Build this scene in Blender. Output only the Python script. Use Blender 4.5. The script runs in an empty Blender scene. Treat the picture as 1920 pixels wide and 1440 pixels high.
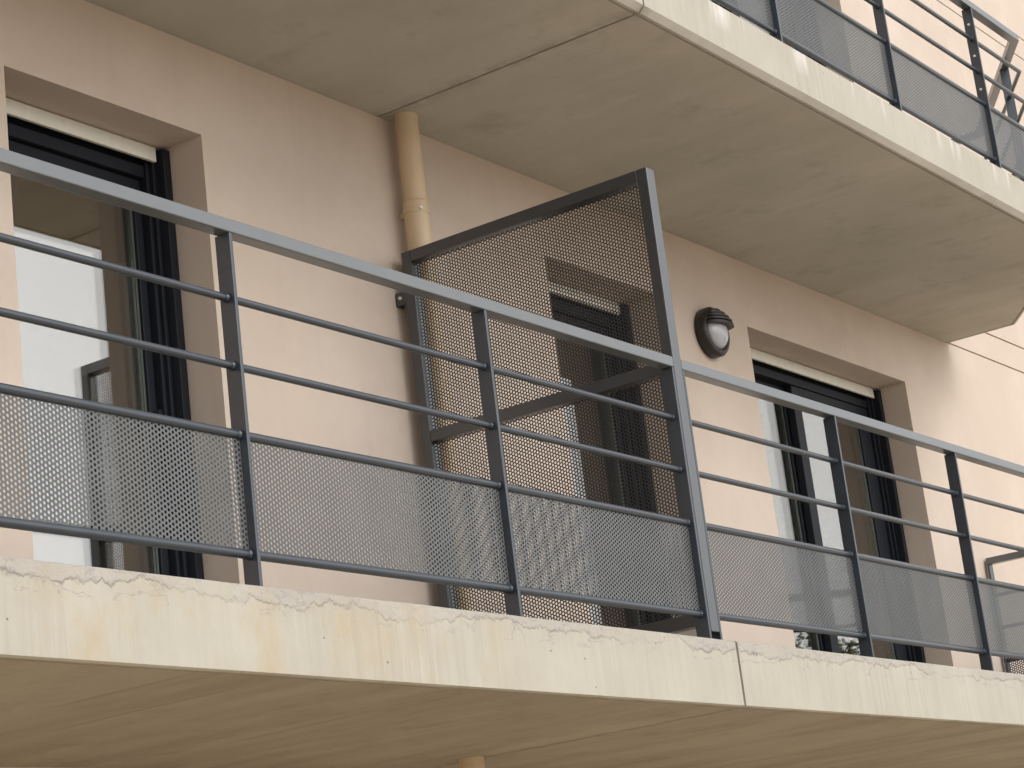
import bpy, bmesh, math, random
from math import sin, cos, pi, radians, sqrt, floor
from mathutils import Vector, Matrix, noise
random.seed(7)
S = bpy.context.scene
COL = S.collection

# ------------------------------------------------------------------ camera
YAW, PIT, ROL = 0.98535, 0.26626, -0.12133
CAM = Vector((-6.4140, -4.7329, -1.0245)); FPX = 4140.84
f = Vector((sin(YAW)*cos(PIT), cos(YAW)*cos(PIT), sin(PIT)))
r0 = Vector((cos(YAW), -sin(YAW), 0)); u0 = r0.cross(f)
rt = cos(ROL)*r0 + sin(ROL)*u0; up = -sin(ROL)*r0 + cos(ROL)*u0
cd = bpy.data.cameras.new('camera'); cam = bpy.data.objects.new('camera', cd); COL.objects.link(cam)
cam.matrix_world = Matrix(((rt.x, up.x, -f.x, CAM.x), (rt.y, up.y, -f.y, CAM.y), (rt.z, up.z, -f.z, CAM.z), (0, 0, 0, 1)))
cd.sensor_width = 36; cd.lens = FPX/1920*36; cd.clip_start = 0.1; cd.clip_end = 2000
cd.dof.use_dof = False
S.camera = cam
# ------------------------------------------------------------------ sky, sun, exposure
SUN_EL, SUN_AZ = radians(40), radians(178)      # azimuth clockwise from +Y: straight in front of the facade
W = bpy.data.worlds.new('World'); S.world = W; W.use_nodes = True
nt = W.node_tree; nt.nodes.clear()
sky = nt.nodes.new('ShaderNodeTexSky'); sky.sky_type = 'NISHITA'; sky.sun_disc = False
sky.sun_elevation = SUN_EL; sky.sun_rotation = SUN_AZ; sky.dust_density = 2.0; sky.air_density = 1.0
hs = nt.nodes.new('ShaderNodeHueSaturation'); hs.inputs['Saturation'].default_value = 0.04   # cloud cover takes the blue out
bg = nt.nodes.new('ShaderNodeBackground'); bg.inputs['Strength'].default_value = 0.15
ow = nt.nodes.new('ShaderNodeOutputWorld')
nt.links.new(sky.outputs[0], hs.inputs['Color']); nt.links.new(hs.outputs[0], bg.inputs[0]); nt.links.new(bg.outputs[0], ow.inputs[0])
sl = bpy.data.lights.new('sun', 'SUN'); sl.energy = 0.42; sl.angle = radians(50); sl.color = (1, .95, .87)
so = bpy.data.objects.new('sun', sl); COL.objects.link(so)
sd = Vector((sin(SUN_AZ)*cos(SUN_EL), cos(SUN_AZ)*cos(SUN_EL), sin(SUN_EL)))
so.rotation_euler = (-sd).to_track_quat('-Z', 'Y').to_euler()
S.view_settings.view_transform = 'Standard'; S.view_settings.look = 'None'
S.view_settings.exposure = 0.77; S.view_settings.gamma = 1.0; S.view_settings.use_curve_mapping = False
S.render.engine = 'CYCLES'
S.cycles.transparent_max_bounces = 40; S.cycles.max_bounces = 10; S.cycles.diffuse_bounces = 6
S.cycles.glossy_bounces = 5

# ------------------------------------------------------------------ dimensions (metres)
DE = 1.2275            # slab edge
DR = 1.155            # outer face of the railing
ZS, ZT, TS = 2.2825, 2.4964, 0.2214
XE, YE, XC = 5.342, 0.431, 4.18
XJ = 0.02             # expansion joint
REC = 0.175

# ------------------------------------------------------------------ materials
def mat(name):
    m = bpy.data.materials.new(name); m.use_nodes = True
    n = m.node_tree; n.nodes.clear()
    o = n.nodes.new('ShaderNodeOutputMaterial'); b = n.nodes.new('ShaderNodeBsdfPrincipled')
    n.links.new(b.outputs[0], o.inputs[0])
    return m, n, b, o
def N(n, t, **k):
    x = n.nodes.new(t)
    for a, v in k.items():
        if a.startswith('i_'):
            key = a[2:]
            x.inputs[int(key) if key.isdigit() else key.replace('_', ' ')].default_value = v
        else: setattr(x, a, v)
    return x
def L(n, a, b): n.links.new(a, b)
def pos(n, scale=(1, 1, 1), loc=(0, 0, 0)):
    g = N(n, 'ShaderNodeNewGeometry'); mp = N(n, 'ShaderNodeMapping')
    mp.inputs['Scale'].default_value = scale; mp.inputs['Location'].default_value = loc
    L(n, g.outputs['Position'], mp.inputs[0]); return mp.outputs[0]
def noi(n, vec, scale, detail=4, rough=.55):
    x = N(n, 'ShaderNodeTexNoise', i_Scale=scale, i_Detail=detail, i_Roughness=rough); L(n, vec, x.inputs['Vector']); return x.outputs['Fac']
def ramp(n, fac, stops):
    x = N(n, 'ShaderNodeValToRGB'); cr = x.color_ramp
    while len(cr.elements) < len(stops): cr.elements.new(.5)
    for e, (p, c) in zip(cr.elements, stops):
        e.position = p; e.color = (c, c, c, 1) if isinstance(c, (int, float)) else (*c, 1)
    L(n, fac, x.inputs[0]); return x.outputs[0]
def mixc(n, fac, a, b, mode='MIX'):
    x = N(n, 'ShaderNodeMix', data_type='RGBA', blend_type=mode)
    for s, v in ((0, fac), (6, a), (7, b)):
        if isinstance(v, (int, float)): x.inputs[s].default_value = v
        elif isinstance(v, tuple): x.inputs[s].default_value = (*v, 1)
        else: L(n, v, x.inputs[s])
    return x.outputs[2]
def math_(n, op, a, b=None, c=None):
    x = N(n, 'ShaderNodeMath', operation=op)
    for i, v in enumerate((a, b, c)):
        if v is None: continue
        if isinstance(v, (int, float)): x.inputs[i].default_value = v
        else: L(n, v, x.inputs[i])
    return x.outputs[0]
def bump(n, b, h, dist, strength=1.0):
    x = N(n, 'ShaderNodeBump', i_Strength=strength, i_Distance=dist); L(n, h, x.inputs['Height']); L(n, x.outputs[0], b.inputs['Normal']); return x

def make_plaster():
    m, n, b, o = mat('pink_plaster'); p = pos(n)
    big = noi(n, p, .7, 4); fine = noi(n, p, 170, 3, .7); mid = noi(n, p, 9, 5, .6)
    c = mixc(n, ramp(n, big, [(.35, 0.0), (.65, 1.0)]), (.525, .440, .372), (.585, .492, .418))
    c = mixc(n, ramp(n, mid, [(.35, .12), (.7, 0.0)]), c, (.52, .41, .33))
    pt = noi(n, pos(n, (1, 1, 1), (3, 7, 1)), 2.2, 6, .65)
    c = mixc(n, ramp(n, pt, [(.46, 0.0), (.62, .30)]), c, (.66, .57, .49))
    run = noi(n, pos(n, (11, 11, .8)), 1.0, 5, .65)
    c = mixc(n, ramp(n, run, [(.56, 0.0), (.76, .16)]), c, (.40, .33, .27))
    c = mixc(n, ramp(n, fine, [(.62, 0.0), (.78, .22)]), c, (.34, .26, .20))
    L(n, c, b.inputs['Base Color']); b.inputs['Roughness'].default_value = .92
    b.inputs['Specular IOR Level'].default_value = .2
    h = noi(n, p, 330, 4, .65); bump(n, b, h, .0022, .8); return m

def make_fascia():
    m, n, b, o = mat('slab_concrete'); p = pos(n)
    geo = N(n, 'ShaderNodeNewGeometry'); sp = N(n, 'ShaderNodeSeparateXYZ'); L(n, geo.outputs['Position'], sp.inputs[0])
    nrm = N(n, 'ShaderNodeSeparateXYZ'); L(n, geo.outputs['Normal'], nrm.inputs[0])
    X, Y, Z = sp.outputs
    # fascia: cast concrete with vertical wash marks, cloudy patches
    cloud = noi(n, p, 3.0, 6, .62)
    streak = noi(n, pos(n, (26, 26, .9)), 1.0, 5, .7)
    streak2 = noi(n, pos(n, (70, 70, 2.2), (3, 1, 2)), 1.0, 3, .7)
    c = mixc(n, ramp(n, cloud, [(.3, 0.0), (.7, 1.0)]), (.385, .358, .298), (.445, .418, .358))
    c = mixc(n, math_(n, 'MULTIPLY', ramp(n, streak, [(.40, .42), (.54, 0.0)]), ramp(n, noi(n, pos(n, (1, 1, 1), (4, 4, 4)), 1.3, 4), [(.40, .15), (.60, 1.0)])), c, (.34, .315, .265))
    c = mixc(n, math_(n, 'MULTIPLY', ramp(n, streak2, [(.54, 0.0), (.72, .40)]), ramp(n, noi(n, p, 1.7, 4), [(.42, 0.0), (.62, 1.0)])), c, (.52, .495, .44))
    # ochre rust bleeding, left part of the lower balcony
    och = noi(n, pos(n, (5.5, 5.5, 3.2), (7.3, 0, 1.7)), 1.0, 6, .68)
    left = ramp(n, math_(n, 'MULTIPLY_ADD', X, -.34, -.35), [(0.0, 0.0), (.35, 1.0)])
    low = math_(n, 'LESS_THAN', Z, .3)
    of = math_(n, 'MULTIPLY', math_(n, 'MULTIPLY', ramp(n, och, [(.45, 0.0), (.70, .6)]), left), low)
    c = mixc(n, of, c, (.41, .305, .17))
    # screed skin along the top edge, with a ragged crack under it
    zz = math_(n, 'SUBTRACT', Z, math_(n, 'MULTIPLY', math_(n, 'GREATER_THAN', Z, 1.0), ZT))
    ed = math_(n, 'MULTIPLY_ADD', noi(n, pos(n, (1, 1, .6)), 3.4, 8, .72), -.19, .060)
    dd = math_(n, 'SUBTRACT', zz, ed)
    skin = ramp(n, math_(n, 'MULTIPLY_ADD', dd, 90, .5), [(.2, 0.0), (.8, 1.0)])
    here = ramp(n, noi(n, pos(n, (1, 1, .3), (6, 1, 0)), 2.2, 5, .6), [(.36, .2), (.54, 1.0)])
    skin = math_(n, 'MULTIPLY', skin, math_(n, 'MULTIPLY', here, ramp(n, noi(n, p, 14, 6, .7), [(.3, .4), (.6, 1.0)])))
    skin = math_(n, 'MULTIPLY', skin, low)
    c = mixc(n, math_(n, 'MULTIPLY', skin, .65), c, (.365, .338, .32))
    ca = math_(n, 'ABSOLUTE', dd)
    crack = math_(n, 'MULTIPLY', ramp(n, math_(n, 'MULTIPLY', ca, 100), [(.1, 1.0), (.75, 0.0)]), ramp(n, noi(n, p, 9, 4), [(.48, 0.0), (.66, .5)]))
    crack = math_(n, 'MULTIPLY', math_(n, 'MULTIPLY', crack, low), here)
    c = mixc(n, crack, c, (.30, .265, .26))
    c2 = math_(n, 'ABSOLUTE', math_(n, 'SUBTRACT', noi(n, pos(n, (1, 1, 2.2), (1, 9, 3)), 5.0, 7, .6), .5))
    c2 = math_(n, 'MULTIPLY', ramp(n, c2, [(.0, .7), (.012, 0.0)]), math_(n, 'MULTIPLY', here, math_(n, 'GREATER_THAN', zz, -.075)))
    c = mixc(n, math_(n, 'MULTIPLY', c2, low), c, (.27, .24, .235))
    # lime runs on the upper edge
    ex = noi(n, pos(n, (9, 9, .7), (1, 4, 0)), 1.0, 5, .65)
    topg = ramp(n, math_(n, 'MULTIPLY_ADD', zz, 9, 1.3), [(.25, 0.0), (1.0, 1.0)])
    ef = math_(n, 'MULTIPLY', math_(n, 'MULTIPLY', ramp(n, ex, [(.53, 0.0), (.66, .8)]), topg), math_(n, 'SUBTRACT', 1.0, low))
    c = mixc(n, ef, c, (.64, .61, .595))
    # air holes
    v = N(n, 'ShaderNodeTexVoronoi', i_Scale=11.0); L(n, p, v.inputs['Vector'])
    pit = ramp(n, v.outputs['Distance'], [(.022, 1.0), (.038, 0.0)])
    c = mixc(n, math_(n, 'MULTIPLY', pit, .6), c, (.16, .14, .12))
    # underside: grey brown shuttering marks running out from the wall
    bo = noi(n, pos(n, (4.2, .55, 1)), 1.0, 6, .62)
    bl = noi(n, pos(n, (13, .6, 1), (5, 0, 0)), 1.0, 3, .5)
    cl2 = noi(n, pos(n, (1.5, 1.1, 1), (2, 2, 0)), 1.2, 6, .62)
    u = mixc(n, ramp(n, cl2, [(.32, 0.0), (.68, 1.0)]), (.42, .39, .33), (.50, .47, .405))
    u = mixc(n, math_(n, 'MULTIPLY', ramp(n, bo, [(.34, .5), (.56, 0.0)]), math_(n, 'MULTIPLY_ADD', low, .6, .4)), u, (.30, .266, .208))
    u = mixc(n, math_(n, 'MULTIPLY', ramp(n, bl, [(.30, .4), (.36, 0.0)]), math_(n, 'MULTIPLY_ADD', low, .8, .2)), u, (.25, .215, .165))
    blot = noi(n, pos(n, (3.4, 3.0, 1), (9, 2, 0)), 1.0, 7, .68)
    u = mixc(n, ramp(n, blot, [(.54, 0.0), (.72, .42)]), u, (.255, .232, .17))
    # damp near the pipe and the joint
    dj = math_(n, 'ABSOLUTE', math_(n, 'SUBTRACT', X, XJ))
    damp = math_(n, 'MULTIPLY', ramp(n, dj, [(.0, .45), (.07, 0.0)]), ramp(n, noi(n, p, 16, 4), [(.40, 0.0), (.62, 1.0)]))
    u = mixc(n, damp, u, (.17, .145, .11))
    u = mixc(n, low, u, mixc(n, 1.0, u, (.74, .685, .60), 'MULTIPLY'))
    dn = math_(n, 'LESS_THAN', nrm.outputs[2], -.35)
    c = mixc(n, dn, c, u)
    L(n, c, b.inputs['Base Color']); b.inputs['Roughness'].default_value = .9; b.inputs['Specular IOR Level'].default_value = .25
    h = math_(n, 'ADD', math_(n, 'MULTIPLY', noi(n, p, 60, 6, .7), .5), math_(n, 'MULTIPLY', noi(n, pos(n, (14, 14, 5)), 1, 5), .9))
    h = math_(n, 'ADD', h, math_(n, 'MULTIPLY', skin, 1.3)); h = math_(n, 'SUBTRACT', h, math_(n, 'MULTIPLY', pit, 2.0)); h = math_(n, 'SUBTRACT', h, math_(n, 'MULTIPLY', crack, 1.5))
    bump(n, b, h, .0025, .9); return m

def make_paint(name, col, rough=.38, spec=.55, dirt=.35, coat=0.0):
    m, n, b, o = mat(name); p = pos(n)
    a = noi(n, p, 14, 5, .6); q = noi(n, p, 120, 3, .6)
    lite = tuple(min(1, v*1.35+.01) for v in col)
    c = mixc(n, ramp(n, a, [(.35, 0.0), (.7, dirt)]), col, lite)
    c = mixc(n, ramp(n, q, [(.68, 0.0), (.8, dirt*.25)]), c, (.20, .19, .17))
    L(n, c, b.inputs['Base Color'])
    L(n, ramp(n, a, [(.2, rough-.02), (.8, rough+.05)]), b.inputs['Roughness'])
    b.inputs['Coat Weight'].default_value = coat; b.inputs['Coat Roughness'].default_value = .2
    b.inputs['Specular IOR Level'].default_value = spec
    bump(n, b, q, .00015, .3); return m

PITCH, HR_ = .0138, .0043
def make_perf(name, col, PITCH=PITCH, HR_=HR_):
    m, n, b, o = mat(name)
    b.inputs['Base Color'].default_value = (*col, 1); b.inputs['Roughness'].default_value = .42; b.inputs['Specular IOR Level'].default_value = .5
    uv = N(n, 'ShaderNodeUVMap'); uv.uv_map = 'metres'; sp = N(n, 'ShaderNodeSeparateXYZ'); L(n, uv.outputs[0], sp.inputs[0])
    A = PITCH*sqrt(3)
    def d(du, dv):
        u = math_(n, 'SUBTRACT', math_(n, 'FLOORED_MODULO', math_(n, 'ADD', sp.outputs[0], du), A), A/2)
        v = math_(n, 'SUBTRACT', math_(n, 'FLOORED_MODULO', math_(n, 'ADD', sp.outputs[1], dv), PITCH), PITCH/2)
        return math_(n, 'ADD', math_(n, 'MULTIPLY', u, u), math_(n, 'MULTIPLY', v, v))
    dm = math_(n, 'MINIMUM', d(0, 0), d(A/2, PITCH/2))
    hole = math_(n, 'LESS_THAN', dm, HR_**2)
    nz = noi(n, pos(n), 9, 4); L(n, mixc(n, ramp(n, nz, [(.35, 0.0), (.7, .5)]), col, tuple(v*1.4 for v in col)), b.inputs['Base Color'])
    tr = N(n, 'ShaderNodeBsdfTransparent'); mx = N(n, 'ShaderNodeMixShader')
    L(n, hole, mx.inputs[0]); L(n, b.outputs[0], mx.inputs[1]); L(n, tr.outputs[0], mx.inputs[2]); L(n, mx.outputs[0], o.inputs[0])
    return m

def make_glass():
    m, n, b, o = mat('window_glass')
    tr = N(n, 'ShaderNodeBsdfTransparent'); tr.inputs[0].default_value = (.94, .94, .93, 1)
    gl = N(n, 'ShaderNodeBsdfGlossy'); gl.inputs['Roughness'].default_value = 0.0; gl.inputs[0].default_value = (1, .985, .965, 1)
    mx = N(n, 'ShaderNodeMixShader'); mx.inputs[0].default_value = GLASS_R
    L(n, tr.outputs[0], mx.inputs[1]); L(n, gl.outputs[0], mx.inputs[2]); L(n, mx.outputs[0], o.inputs[0]); return m
GLASS_R = .16

def make_simple(name, col, rough=.6, spec=.4, scale=20, var=.15, bmp=.0005):
    m, n, b, o = mat(name); p = pos(n); a = noi(n, p, scale, 5, .6)
    lo = tuple(v*(1-var) for v in col); hi = tuple(min(1, v*(1+var)) for v in col)
    L(n, mixc(n, ramp(n, a, [(.35, 0.0), (.65, 1.0)]), lo, hi), b.inputs['Base Color'])
    b.inputs['Roughness'].default_value = rough; b.inputs['Specular IOR Level'].default_value = spec
    if bmp: bump(n, b, a, bmp, .6)
    return m

PLASTER = make_plaster(); CONC = make_fascia()
STEEL = make_paint('anthracite_paint', (.022, .030, .042), .32, .60, .3, .3)
HANDR = make_paint('pale_handrail_paint', (.078, .086, .092), .34, .8, .3, .5)  # handrail alone gets a paler, glossier paint than posts and tubes
SCREEN = make_paint('dark_screen_paint', (.022, .026, .032), .30, .8, .3, .5)
PERF = make_perf('perforated_sheet', (.092, .096, .098))
PERFD = make_perf('perforated_dark_sheet', (.028, .028, .030), .0134, .0051)
FRAME = make_paint('black_window_aluminium', (.011, .013, .018), .5, .18, .15)
FRAMEL = make_paint('grey_window_gasket', (.07, .085, .07), .4, .5, .2)
GLASS = make_glass()
CREAM = make_simple('cream_shutter', (.66, .64, .56), .5, .4, 30, .04, 0)
PIPE = make_simple('beige_pipe', (.57, .44, .29), .42, .45, 6, .06, .0003)
ROOM = make_simple('interior_paint', (.24, .22, .19), .9, .2, 2, .1, 0)
LBLK = make_simple('lamp_black_plastic', (.022, .019, .017), .42, .45, 60, .2, .0002)
LGLS = make_simple('lamp_frosted_glass', (.42, .42, .46), .2, .6, 5, .03, 0)
ZINC = make_simple('zinc_bolt', (.62, .60, .56), .35, .8, 80, .2, 0)
GROUND = make_simple('pale_gravel', (.55, .47, .37), .95, .2, 60, .25, .004)
PAVE = make_simple('paving', (.50, .44, .35), .9, .2, 25, .15, .002)
GRASS = make_simple('grass_blades', (.07, .11, .03), .8, .2, 9, .35, 0)
LEAF = make_simple('leaves', (.11, .13, .040), .6, .3, 3, .5, 0)
BARK = make_simple('bark', (.12, .09, .06), .9, .2, 30, .4, .004)
SEAL = make_simple('joint_sealant', (.13, .11, .09), .9, .2, 40, .2, 0)
ROOF = make_simple('roof_membrane', (.2, .2, .19), .9, .2, 10, .1, 0)

# ------------------------------------------------------------------ mesh helpers
class MB:
    def __init__(s): s.v = []; s.f = []; s.sm = []; s.uv = []
    def add(s, vs, fs, smooth=False):
        k = len(s.v); s.v += [tuple(v) for v in vs]
        for q in fs: s.f.append([i+k for i in q]); s.sm.append(smooth)
    def box(s, x0, x1, y0, y1, z0, z1):
        vs = [(x, y, z) for z in (z0, z1) for y in (y0, y1) for x in (x0, x1)]
        s.add(vs, [(0, 2, 3, 1), (4, 5, 7, 6), (0, 1, 5, 4), (2, 6, 7, 3), (0, 4, 6, 2), (1, 3, 7, 5)]); return s
    def obox(s, c, ax, ay, az):
        c, ax, ay, az = map(Vector, (c, ax, ay, az))
        vs = [c+a*ax+b*ay+d*az for d in (-1, 1) for b in (-1, 1) for a in (-1, 1)]
        s.add(vs, [(0, 2, 3, 1), (4, 5, 7, 6), (0, 1, 5, 4), (2, 6, 7, 3), (0, 4, 6, 2), (1, 3, 7, 5)]); return s
    def tube(s, pts, r, n=16, caps=True):
        pts = [Vector(p) for p in pts]; rs = r if isinstance(r, (list, tuple)) else [r]*len(pts)
        k = len(pts); ring = []
        for i, p in enumerate(pts):
            t = ((pts[i]-pts[i-1]).normalized() if i > 0 else Vector()) + ((pts[i+1]-pts[i]).normalized() if i < k-1 else Vector())
            t.normalize(); a = Vector((0, 0, 1)) if abs(t.z) < .9 else Vector((1, 0, 0))
            e1 = t.cross(a).normalized(); e2 = e1.cross(t)
            sc = 1.0
            if 0 < i < k-1:
                cc = (pts[i]-pts[i-1]).normalized().dot(t); sc = 1/max(cc, .3)
            ring.append([p + rs[i]*(sc*cos(2*pi*j/n)*e1 + sin(2*pi*j/n)*e2) for j in range(n)])
        vs = [v for q in ring for v in q]
        fs = [(i*n+j, i*n+(j+1) % n, (i+1)*n+(j+1) % n, (i+1)*n+j) for i in range(k-1) for j in range(n)]
        s.add(vs, fs, True)
        if caps: s.add(ring[0], [tuple(range(n))]); s.add(ring[-1], [tuple(range(n-1, -1, -1))])
        return s
    def lathe(s, prof, n=40, M=None, smooth=True):
        M = M or Matrix(); vs = [M @ Vector((r*cos(2*pi*j/n), r*sin(2*pi*j/n), z)) for r, z in prof for j in range(n)]
        s.add(vs, [(i*n+j, i*n+(j+1) % n, (i+1)*n+(j+1) % n, (i+1)*n+j) for i in range(len(prof)-1) for j in range(n)], smooth); return s
    def build(s, name, m, parent=None, label=None, bevel=0, uvf=None, kind=None):
        me = bpy.data.meshes.new(name); me.from_pydata(s.v, [], s.f); me.update()
        me.polygons.foreach_set('use_smooth', s.sm)
        me.materials.append(m)
        if uvf:
            ul = me.uv_layers.new(name='metres')
            for lp in me.loops: ul.data[lp.index].uv = uvf(me.vertices[lp.vertex_index].co)
        o = bpy.data.objects.new(name, me); COL.objects.link(o)
        if parent: o.parent = parent; o.matrix_parent_inverse = Matrix.Translation(-parent.location) if parent.type == 'EMPTY' and not parent.parent else Matrix()
        if label: o['label'] = label
        if kind: o['kind'] = kind
        if bevel:
            b = o.modifiers.new('bevel', 'BEVEL'); b.width = bevel; b.segments = 2; b.limit_method = 'ANGLE'; b.angle_limit = radians(40)
        return o
def empty(name, loc, label, cat, group=None):
    o = bpy.data.objects.new(name, None); COL.objects.link(o); o.location = loc; o.empty_display_size = .1
    o['label'] = label; o['category'] = cat
    if group: o['group'] = group
    return o
def tag(o, label, cat, group=None):
    o['label'] = label; o['category'] = cat
    if group: o['group'] = group
    return o

# ------------------------------------------------------------------ ground
ZG = -2.62
g = MB(); g.add([(-400, -400, ZG), (400, -400, ZG), (400, 400, ZG), (-400, 400, ZG)], [(0, 1, 2, 3)])
g.build('ground', GROUND, kind='structure')
g = MB().box(-12, 16, -3.2, 0.0, ZG-.05, ZG+.03); g.build('pavement', PAVE, kind='structure')

# ------------------------------------------------------------------ building
B = empty('apartment_building', (1.5, 3, ZG), 'pink rendered apartment building with projecting concrete balconies', 'building')
OH = 1.938
OPEN = [(a, b, z, z+OH) for z in (0.0, ZT) for a, b in ((-1.917, -1.018), (1.094, 1.995), (2.838, 4.618))]
GR = [2.287, 2.458, 4.735, 4.905]; GW = .011
XL, XR, ZTOP = -11.0, 13.0, 5.6
def wall():
    xs = sorted({XL, XR} | {v for o in OPEN for v in o[:2]})
    zs = {ZG, ZTOP, -TS+.03} | {v for o in OPEN for v in o[2:]}
    for q in GR: zs |= {q-GW/2, q+GW/2}
    zs = sorted(zs)
    def dep(i, j):
        if i < 0 or j < 0 or i >= len(xs)-1 or j >= len(zs)-1: return None
        cx, cz = (xs[i]+xs[i+1])/2, (zs[j]+zs[j+1])/2
        for o in OPEN:
            if o[0] < cx < o[1] and o[2] < cz < o[3]: return .36
        if cz < -TS+.03: return .20
        return .012 if any(abs(cz-q) < GW/2 for q in GR) else 0.0
    m = MB()
    for i in range(len(xs)-1):
        for j in range(len(zs)-1):
            d = dep(i, j); x0, x1, z0, z1 = xs[i], xs[i+1], zs[j], zs[j+1]
            if d < .3: m.add([(x0, d, z0), (x1, d, z0), (x1, d, z1), (x0, d, z1)], [(0, 1, 2, 3)])
            e = dep(i+1, j)
            if e is not None and e != d: m.add([(x1, d, z0), (x1, e, z0), (x1, e, z1), (x1, d, z1)], [(0, 1, 2, 3) if d < e else (3, 2, 1, 0)])
            e = dep(i, j+1)
            if e is not None and e != d: m.add([(x0, d, z1), (x1, d, z1), (x1, e, z1), (x0, e, z1)], [(3, 2, 1, 0) if d < e else (0, 1, 2, 3)])
    # ends and back
    m.add([(XL, 0, ZG), (XL, 9, ZG), (XL, 9, ZTOP), (XL, 0, ZTOP)], [(0, 3, 2, 1)])
    m.add([(XR, 0, ZG), (XR, 9, ZG), (XR, 9, ZTOP), (XR, 0, ZTOP)], [(0, 1, 2, 3)])
    m.add([(XL, 9, ZG), (XR, 9, ZG), (XR, 9, ZTOP), (XL, 9, ZTOP)], [(0, 3, 2, 1)])
    m.build('wall', PLASTER, B)
wall()
MB().box(XL-.04, XR+.04, -.04, 9.04, ZTOP, ZTOP+.12).build('roof', ROOF, B)

def slab(z0, t, xa, xb, chamfer, label, ragged, seed, ca=.022):
    """cast slab: top z0, soffit z0-t; front edge densified, chamfered arris and drip groove below"""
    if chamfer: path = [(xa, -DE), (XC, -DE), (XE, -YE), (XE, .03)]
    else: path = [(xa, -DE), (xb, -DE)]
    P = []
    for (a, b) in zip(path, path[1:]):
        a, b = Vector(a), Vector(b); k = max(1, int((b-a).length/.03))
        P += [a.lerp(b, i/k) for i in range(k)]
    P.append(Vector(path[-1]))
    # corner normals
    def nrm(i):
        ns = []
        for a, b in ((i-1, i), (i, i+1)):
            if 0 <= a and b < len(P):
                d = (P[b]-P[a]).normalized(); ns.append(Vector((-d.y, d.x)))
        v = sum(ns, Vector((0, 0))).normalized(); return v/max(v.dot(ns[0]), .3)
    NR = [nrm(i) for i in range(len(P))]
    prof = [(.10, 0, 0), (.010, 0, 0), (.0, -.006, 1), (0, -.03, .5), (0, -t+ca, 0), (ca, -t, 0), (ca+.012, -t, 0), (ca+.013, -t+.007, 0), (ca+.021, -t+.007, 0), (ca+.022, -t, 0), (.06, -t, 0)]
    n = len(P); m = MB(); vs = []
    for (d, dz, w) in prof:
        for i in range(n):
            q = P[i]+NR[i]*d; jz = jd = 0
            if w:
                a = noise.noise(Vector((P[i].x*6+seed, P[i].y*6, 1))); b2 = noise.noise(Vector((P[i].x*23+seed, P[i].y*23, 5)))
                jz = w*ragged*(a*.6+b2*.5); jd = w*ragged*(.6*b2+.3)
            elif d == .010: jz = ragged*.3*noise.noise(Vector((P[i].x*6+seed, P[i].y*6, 1)))
            q = q+NR[i]*max(jd, -.002)
            vs.append((q.x, min(q.y, .03), z0+dz+jz))
    fs = [(k*n+i+1, k*n+i, (k+1)*n+i, (k+1)*n+i+1) for k in range(len(prof)-1) for i in range(n-1)]
    m.add(vs, fs)
    # top and bottom infill to the wall
    last = (len(prof)-1)*n
    for base, zz in ((0, z0), (last, z0-t)):
        row = [m.v[base+i] for i in range(n)]
        poly = [v for v in row] + ([] if chamfer else [(row[-1][0], .03, zz)]) + [(xa, .03, zz)]
        idx = list(range(len(poly)))
        m.add(poly, [tuple(idx if base == 0 else idx[::-1])])
    # end caps
    def cap(i):
        col = [m.v[k*n+i] for k in range(len(prof))]
        x = col[0][0]; poly = col+[(x, .03, z0-t), (x, .03, z0)]
        m.add(poly, [tuple(range(len(poly)))])
    cap(0)
    if not chamfer: cap(n-1)
    return m.build('balcony_slab', CONC, B, label)
slab(0, TS, -9.0, XJ-.007, False, 'lower slab left of the joint, ochre stained face', .004, 0, .005)
slab(0, TS, XJ+.007, 0, True, 'lower slab right of the joint, clean pale face', .003, 4, .005)
slab(ZT, ZT-ZS, -9.0, XJ-.006, False, 'upper slab left of the joint', .002, 9)
slab(ZT, ZT-ZS, XJ+.006, 0, True, 'upper slab with white lime runs and chamfered corner', .002, 12)
for z0, z1 in ((-TS+.022, -.05), (ZS+.016, ZT-.03)):
    MB().box(XJ-.0065, XJ+.0065, -DE+.012, .0, z0, z1).build('joint_sealant', SEAL, B)

for a_, b_ in ((-9.0, XJ-.007), (XJ+.007, XE)):
    MB().box(a_, b_, .0302, .199, -TS, -.06).build('slab_edge', CONC, B)
# rooms behind the glazed doors
for (x0, x1, z0, z1) in OPEN:
    a, b, zb, zt2 = x0-.5, x1+.5, z0-.01, z0+2.33
    m = MB(); y0, y1 = .362, 4.2
    m.add([(a, y0, zb), (b, y0, zb), (b, y1, zb), (a, y1, zb)], [(0, 1, 2, 3)])
    m.add([(a, y0, zt2), (b, y0, zt2), (b, y1, zt2), (a, y1, zt2)], [(3, 2, 1, 0)])
    m.add([(a, y1, zb), (b, y1, zb), (b, y1, zt2), (a, y1, zt2)], [(0, 1, 2, 3)])
    m.add([(a, y0, zb), (a, y1, zb), (a, y1, zt2), (a, y0, zt2)], [(0, 1, 2, 3)])
    m.add([(b, y0, zb), (b, y1, zb), (b, y1, zt2), (b, y0, zt2)], [(3, 2, 1, 0)])
    for p, q, r, s_ in ((a, x0, zb, zt2), (x1, b, zb, zt2), (x0, x1, z1, zt2)):
        m.add([(p, y0, r), (q, y0, r), (q, y0, s_), (p, y0, s_)], [(0, 1, 2, 3)])
    m.build('interior_wall', ROOM, B)

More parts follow.
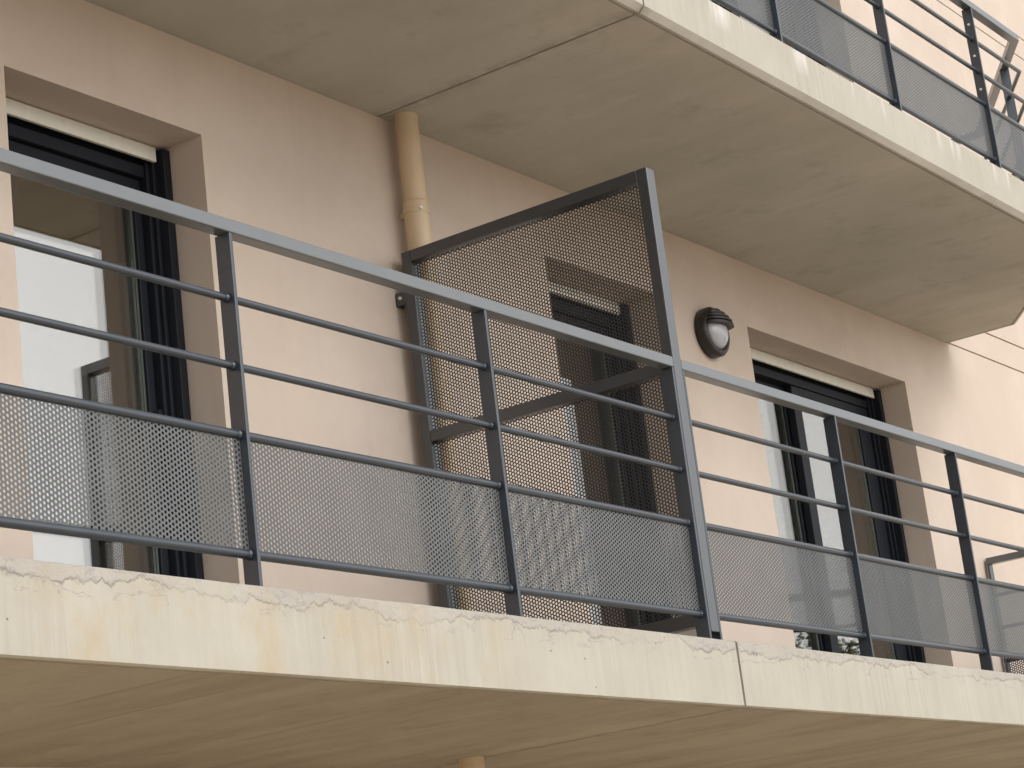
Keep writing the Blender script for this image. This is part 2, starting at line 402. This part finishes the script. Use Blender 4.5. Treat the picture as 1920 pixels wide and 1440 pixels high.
# glazed doors
GY = .262
def glazed_door(x0, x1, z0, double, label):
    zt_ = z0+OH
    F = MB()                                                # fixed outer frame, stepped profile
    e = .002
    for (a, b, ya, yb) in ((0+e, .038, .150, .20), (.038, .054, .188, .30), (.054, .070, .205, .30)):
        F.box(x0+a, x0+b, ya, yb, z0+.002, zt_-.012); F.box(x1-b, x1-a, ya, yb, z0+.002, zt_-.012)
    zf = zt_-.065
    F.box(x0+.0701, x1-.0701, .215, .30, zf-.045, zf); F.box(x0+.0701, x1-.0701, .24, .30, zf+.0005, zt_-.003)
    F.box(x0+.0701, x1-.0701, .195, .30, z0+.002, z0+.045)
    fr = F.build('window', FRAME, B, label, bevel=.002)
    gb = MB().box(x0+.047, x1-.047, .173, .187, zt_-.058, zt_-.004)
    gb.build('roller_shutter', CREAM, fr, bevel=.002)
    def sash(a, b, ya, yb, wl, wr):
        m = MB(); zb, ztp = z0+.047, zf-.047
        m.box(a, a+wl, ya, yb, zb, ztp); m.box(b-wr, b, ya, yb, zb, ztp)
        m.box(a+wl+.0002, b-wr-.0002, ya, yb, ztp-.045, ztp); m.box(a+wl+.0002, b-wr-.0002, ya, yb, zb, zb+.09)
        # glazing beads, a step further back
        ia, ib, ja, jb = a+wl, b-wr, zb+.09, ztp-.045
        m.build('sash', FRAME, fr, bevel=.003)
        q = MB(); bw = .009; yb2 = ya+.012
        q.box(ia+.0003, ia+bw, yb2, yb, ja+.0003, jb-.0003); q.box(ib-bw, ib-.0003, yb2, yb, ja+.0003, jb-.0003)
        q.box(ia+bw+.0002, ib-bw-.0002, yb2, yb, jb-bw, jb-.0003); q.box(ia+bw+.0002, ib-bw-.0002, yb2, yb, ja+.0003, ja+bw)
        q.build('glazing_bead', FRAMEL, fr)
        gy = (ya+yb)/2+.004
        gm = MB()
        gm.box(ia+bw+.001, ib-bw-.001, gy-.012, gy-.008, ja+bw+.001, jb-bw-.001)
        gm.box(ia+bw+.001, ib-bw-.001, gy+.008, gy+.012, ja+bw+.001, jb-bw-.001)
        gm.build('glass', GLASS, fr)
    if double:
        mid = 3.70+(x0-2.838)
        sash(x0+.071, mid+.015, .268, .306, .07, .070)
        sash(mid-.035, x1-.071, .222, .262, .085, .125)
    else:
        sash(x0+.071, x1-.071, .238, .290, .04, .036)
        hd = MB().tube([(x1-.090, .239, z0+.98), (x1-.090, .207, z0+.98), (x1-.090, .203, z0+.90)], .008, 10); hd.build('door_handle', FRAME, fr)
    return fr
LB = ['single glazed door left of the downpipe, the screen mirrored in it', 'single glazed door half hidden behind the tall perforated screen', 'two-leaf sliding glazed door beside the wall lamp',
      'upper floor single glazed door above the left one', 'upper floor single glazed door above the screen', 'upper floor two-leaf glazed door behind the mesh railing']
for o_, lb in zip(OPEN, LB):
    glazed_door(o_[0], o_[1], o_[2], o_[1]-o_[0] > 1.2, lb)

# ------------------------------------------------------------------ railings
def off(path, d):
    """offset polyline inward (to its left) by d"""
    out = []
    for i in range(len(path)):
        ns = []
        for a, b in ((i-1, i), (i, i+1)):
            if a >= 0 and b < len(path):
                t = (Vector(path[b])-Vector(path[a])).normalized(); ns.append(Vector((-t.y, t.x)))
        v = sum(ns, Vector((0, 0))).normalized(); v /= max(v.dot(ns[0]), .3)
        out.append(Vector(path[i])+v*d)
    return out
def railing(path, posts, zb, ks, label, end_posts=(), bolts=(), foot=0.0, panel_breaks=None, mesh_y=.028):
    """path: outer face line, left to right; posts: list of (seg, distance along seg)"""
    mid = path[0]
    R = empty('balcony_railing', (mid[0], mid[1], zb), label, 'railing', 'railings round the balconies')
    Zf = lambda z: zb+ks*z
    # handrail 45 x 38 mm swept box
    o_, i_ = off(path, 0), off(path, .045)
    za, zc = Zf(.962), Zf(1.0); m = MB(); k = len(path)
    vs = [(p.x, p.y, z) for pr in zip(o_, i_) for p in pr for z in (za, zc)]
    fs = []
    for i in range(k-1):
        a, b = 4*i, 4*i+4
        fs += [(a, b, b+1, a+1), (a+2, a+3, b+3, b+2), (a+1, b+1, b+3, a+3), (a, a+2, b+2, b)]
    fs += [(0, 1, 3, 2), (4*k-4, 4*k-2, 4*k-1, 4*k-3)]
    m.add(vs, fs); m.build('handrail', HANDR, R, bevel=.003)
    ctr = off(path, .027)
    for z, r in ((.786, .0106), (.6016, .0106), (.4169, .0124), (.1043, .0124)):
        m = MB(); m.tube([(p.x, p.y, Zf(z)) for p in ctr], r, 16)
        for (sg, ds) in posts:
            a, b = ctr[sg], ctr[sg+1]; t = (b-a).normalized(); c = a+t*ds
            m.tube([(c.x-t.x*.012, c.y-t.y*.012, Zf(z)), (c.x-t.x*.0045, c.y-t.y*.0045, Zf(z))], [r+.0005, r+.0025], 12)   # weld fillet
        m.build('rail_tube', STEEL, R)
    # posts: flat bar 50 x 12
    for q, (sg, ds) in enumerate(posts):
        a, b = Vector(path[sg]), Vector(path[sg+1]); t = (b-a).normalized(); nn = Vector((-t.y, t.x))
        c = Vector(path[sg])+t*ds + nn*(.0265)
        m = MB().obox((c.x+t.x*.006, c.y+t.y*.006, (Zf(.9615)+zb+foot)/2), (t.x*.006, t.y*.006, 0), (nn.x*.0255, nn.y*.0255, 0), (0, 0, (Zf(.9615)-zb-foot)/2))
        po = m.build('post', STEEL, R, bevel=.0015)
        if q in bolts:
            for z in (.87, .69, .50):
                cc = Vector((c.x, c.y, Zf(z)))
                MB().tube([cc, cc-Vector((t.x, t.y, 0))*.006], .0065, 10).build('bolt', ZINC, po)
    # perforated sheets between the posts
    for sg in range(len(path)-1):
        a, b = ctr[sg], ctr[sg+1]; Ls = (b-a).length; t = (b-a).normalized(); nn = Vector((-t.y, t.x))
        cuts = [0.0]+[d for s_, d in posts if s_ == sg and .02 < d < Ls-.02]+[Ls]
        for p, q in zip(cuts, cuts[1:]):
            if q-p < .05: continue
            s0 = p+(.0125 if p > 0 else .001); s1 = q-(.0005 if q < Ls else .001)
            z0, z1 = Zf(.1043), Zf(.4169)
            c0 = a+t*((s0+s1)/2); hl = (s1-s0)/2
            m = MB().obox((c0.x, c0.y, (z0+z1)/2), (t.x*hl, t.y*hl, 0), (nn.x*.001, nn.y*.001, 0), (0, 0, (z1-z0)/2-.004))
            orig = Vector((a.x, a.y, 0)); tt = Vector((t.x, t.y, 0))
            m.build('perforated_panel', PERF, R, uvf=lambda co, O=orig, T=tt, zz=z0: ((co-O).dot(T)+20, co.z-zz+.004))
    return R
# lower, left of the screen
xa = -6.0
LP = [-5.678, -4.538, -3.398, -2.258, -1.118, -.0175]
XRR = XE-.012
railing([(xa, -DR), (-.0042, -DR)], [(0, .005)]+[(0, x-xa) for x in LP], 0, 1,
        'dark railing of the lower balcony on the ochre-stained slab, left of the tall perforated screen')
railing([(.0525, -DR), (4.15, -DR), (XRR, -YE-.005), (XRR, -.012)],
        [(0, .001), (0, 1.200-.0525), (0, 2.326-.0525), (0, 3.452-.0525), (1, .36), (2, YE-.026)], 0, 1,
        'dark railing of the lower balcony right of the tall screen, past the round lamp')
KU, BU = .951, 2.517
railing([(xa, -DR), (.02, -DR)], [(0, .005)]+[(0, x-xa) for x in LP], BU, KU,
        'dark railing of the upper balcony above the left slab, outside the picture')
railing([(.0525, -DR), (4.15, -DR), (XRR, -YE-.005), (XRR, -.012)],
        [(0, .001), (0, 1.275-.0525), (0, 2.402-.0525), (0, 3.530-.0525), (1, .36), (2, YE-.026)], BU, KU,
        'dark railing on the lime-streaked upper slab, ending in a slanted corner', bolts=(3,))

# ------------------------------------------------------------------ privacy screen
P_ = empty('privacy_screen', (.023, -.6, 0), 'tall dark perforated metal screen dividing the lower balcony, between the downpipe and the lamp', 'privacy screen')
X0, X1s = -.0036, .0500; T = .044
yo, yi = -DR-.0004, -.052; HT = 1.701
MB().box(X0, X1s, yo, yo+T, .042, HT).build('frame_post', SCREEN, P_, bevel=.003)
MB().box(X0, X1s, yi-T, yi, .0, HT).build('frame_post', SCREEN, P_, bevel=.003)
for nm, z0, z1 in (('top_bar', HT-T, HT), ('middle_bar', .950, .994), ('bottom_bar', .070, .115)):
    MB().box(X0+.0005, X1s-.0005, yo+T+.0003, yi-T-.0003, z0, z1-.0005).build(nm, SCREEN, P_, bevel=.002)
for z0, z1 in ((.116, .949), (.995, HT-T-.001)):
    xc = (X0+X1s)/2
    MB().box(xc-.001, xc+.001, yo+T+.0005, yi-T-.0005, z0, z1).build('perforated_panel', PERFD, P_, uvf=lambda co: (co.y+20, co.z+.003))
for z in (1.500, .30):
    m = MB(); m.box(X0+.004, X0+.010, yi+.0005, -.001, z, z+.052); m.box(X0+.0105, X0+.050, -.007, -.001, z, z+.052)
    br = m.build('bracket', SCREEN, P_, bevel=.001)
    b = MB()
    for y in (-.026,):
        b.tube([(X0+.0041, y, z+.028), (X0-.003, y, z+.028)], .007, 8)
    b.build('bolt', ZINC, br)

# ------------------------------------------------------------------ downpipes
def pipe(x, y, zt_, zb, zj, label, back=True):
    E_ = empty('downpipe', (x, y, zb), label, 'downpipe', 'beige downpipes by the expansion joint')
    MB().tube([(x, y, zj+.005), (x, y, zt_+.03)], .046, 32).build('pipe', PIPE, E_)
    m = MB(); m.lathe([(.0455, zj+.02), (.0495, zj+.018), (.0505, zj+.012), (.0505, zj-.035), (.0490, zj-.045), (.0490, zb)], 32, Matrix.Translation((x, y, 0)))
    m.build('pipe', PIPE, E_)
    c = MB(); c.lathe([(.0506, zj-.010), (.0528, zj-.010), (.0528, zj-.034), (.0506, zj-.034)], 32, Matrix.Translation((x, y, 0)), False)
    c.box(x-.012, x+.012, y+.049, -.001, zj-.034, zj-.010)
    cl = c.build('clamp', PIPE, E_)
    a = Vector((-.55, -.84, 0)).normalized(); p0 = Vector((x, y, zj-.022))
    MB().tube([p0+a*.052, p0+a*.060], [.008, .0065], 10).build('screw', ZINC, cl)
    return E_
pipe(.100, -.072, ZS, .002, 1.905, 'beige plastic downpipe under the upper slab, behind the perforated screen')
pipe(-.028, -.135, -TS, ZG+.03, -.75, 'beige pipe stub under the lower slab at the bottom edge')

# ------------------------------------------------------------------ wall lamp
cx, cz, RL = 2.424, 1.824, .121
Lm = empty('wall_lamp', (cx, 0, cz), 'round black bulkhead lamp with ribbed hood and frosted glass on the pink wall', 'wall lamp')
ML = Matrix.Translation((cx, 0, cz)) @ Matrix.Rotation(pi/2, 4, 'X')       # lathe axis -> -Y
MB().lathe([(0, .001), (RL-.004, .001), (RL, .006), (RL, .044), (RL-.006, .054), (RL-.014, .060), (RL-.026, .061), (RL-.034, .056), (RL-.038, .046), (0, .046)], 56, ML).build('base_ring', LBLK, Lm)
prof = [((RL-.035)*cos(a), .047+.046*sin(a)) for a in [i*pi/2/12 for i in range(13)]]
prof[-1] = (0.0005, prof[-1][1])
MB().lathe(prof, 48, ML).build('glass_dome', LGLS, Lm)
h = MB()
def crescent(dz, th, ext):
    hw = sqrt(max((RL-.012)**2-dz*dz, 1e-4)); K = 20; top, bot = [], []
    depth = .05+ext
    for i in range(K+1):
        a = pi*i/K; x = -hw*cos(a); y = -(.05+(depth-.05)*sin(a)**.75)
        top.append((cx+x, y, cz+dz+th/2)); bot.append((cx+x, y, cz+dz-th/2))
    n = K+1; ring = top+bot
    fs = [tuple(range(n-1, -1, -1)), tuple(range(n, 2*n))]+[(i, i+1, n+i+1, n+i) for i in range(K)]+[(n-1, 0, n, 2*n-1)]
    h.add(ring, fs)
for k, dz in enumerate((.026, .045, .064, .083, .100)):
    crescent(dz, .010, (.075, .071, .060, .045, .026)[k])
# smooth inner shell of the hood, upper part of a slightly larger dome
n1, n2 = 24, 8; vs = []
for i in range(n2+1):
    zz = .022+(.108-.022)*i/n2; rr = sqrt(max((RL-.018)**2-zz*zz, 1e-5)); dd = .058*sqrt(max(1-(zz/.118)**2, .02))
    for j in range(n1+1):
        a = pi*j/n1; vs.append((cx-rr*cos(a), -(.050+dd*sin(a)), cz+zz))
h.add(vs, [(i*(n1+1)+j, i*(n1+1)+j+1, (i+1)*(n1+1)+j+1, (i+1)*(n1+1)+j) for i in range(n2) for j in range(n1)], True)
h.build('hood', LBLK, Lm)

# ------------------------------------------------------------------ trees across the yard (mirrored in the glass)
def tree(x, y, H, R, label, seed):
    rnd = random.Random(seed)
    T_ = empty('tree', (x, y, ZG), label, 'tree', 'trees across the yard')
    m = MB(); m.tube([(x, y, ZG), (x+.1, y, ZG+H*.3), (x-.05, y+.1, ZG+H*.62)], [.16, .12, .05], 10)
    for k in range(9):
        a = k*2.4; z = ZG+H*(.28+.05*k); r = R*(.8-.05*k)
        m.tube([(x, y, z), (x+.5*r*cos(a), y+.5*r*sin(a), z+.25*r), (x+r*cos(a), y+r*sin(a), z+.6*r)], [.06, .035, .012], 6)
    m.build('trunk', BARK, T_)
    c = MB(); clumps = []
    for k in range(90):
        a = rnd.uniform(0, 2*pi); zz = rnd.uniform(-1, 1); rr = sqrt(1-zz*zz)*rnd.uniform(.45, 1.0)
        clumps.append(Vector((x+R*rr*cos(a), y+R*rr*sin(a), ZG+H*.62+zz*H*.36)))
    for cc in clumps:
        for q in range(260):
            p = cc+Vector((rnd.gauss(0, .3), rnd.gauss(0, .3), rnd.gauss(0, .26)))
            d1 = Vector((rnd.uniform(-1, 1), rnd.uniform(-1, 1), rnd.uniform(-.6, .6))).normalized(); d2 = d1.cross(Vector((rnd.uniform(-1, 1), rnd.uniform(-1, 1), rnd.uniform(-1, 1)))).normalized()
            s_ = rnd.uniform(.045, .075)
            c.add([p-d1*s_, p+d2*s_*.55, p+d1*s_, p-d2*s_*.55], [(0, 1, 2, 3)])
    c.build('crown', LEAF, T_)
tree(26.0, -10.9, 6.2, 2.3, 'leafy green tree across the yard, nearest the glazed door reflection', 1)
tree(28.5, -14.6, 6.6, 2.5, 'broad leafy tree across the yard, second one along', 2)
tree(23.5, -12.6, 5.2, 2.0, 'low bushy tree in front of the other yard trees', 3)
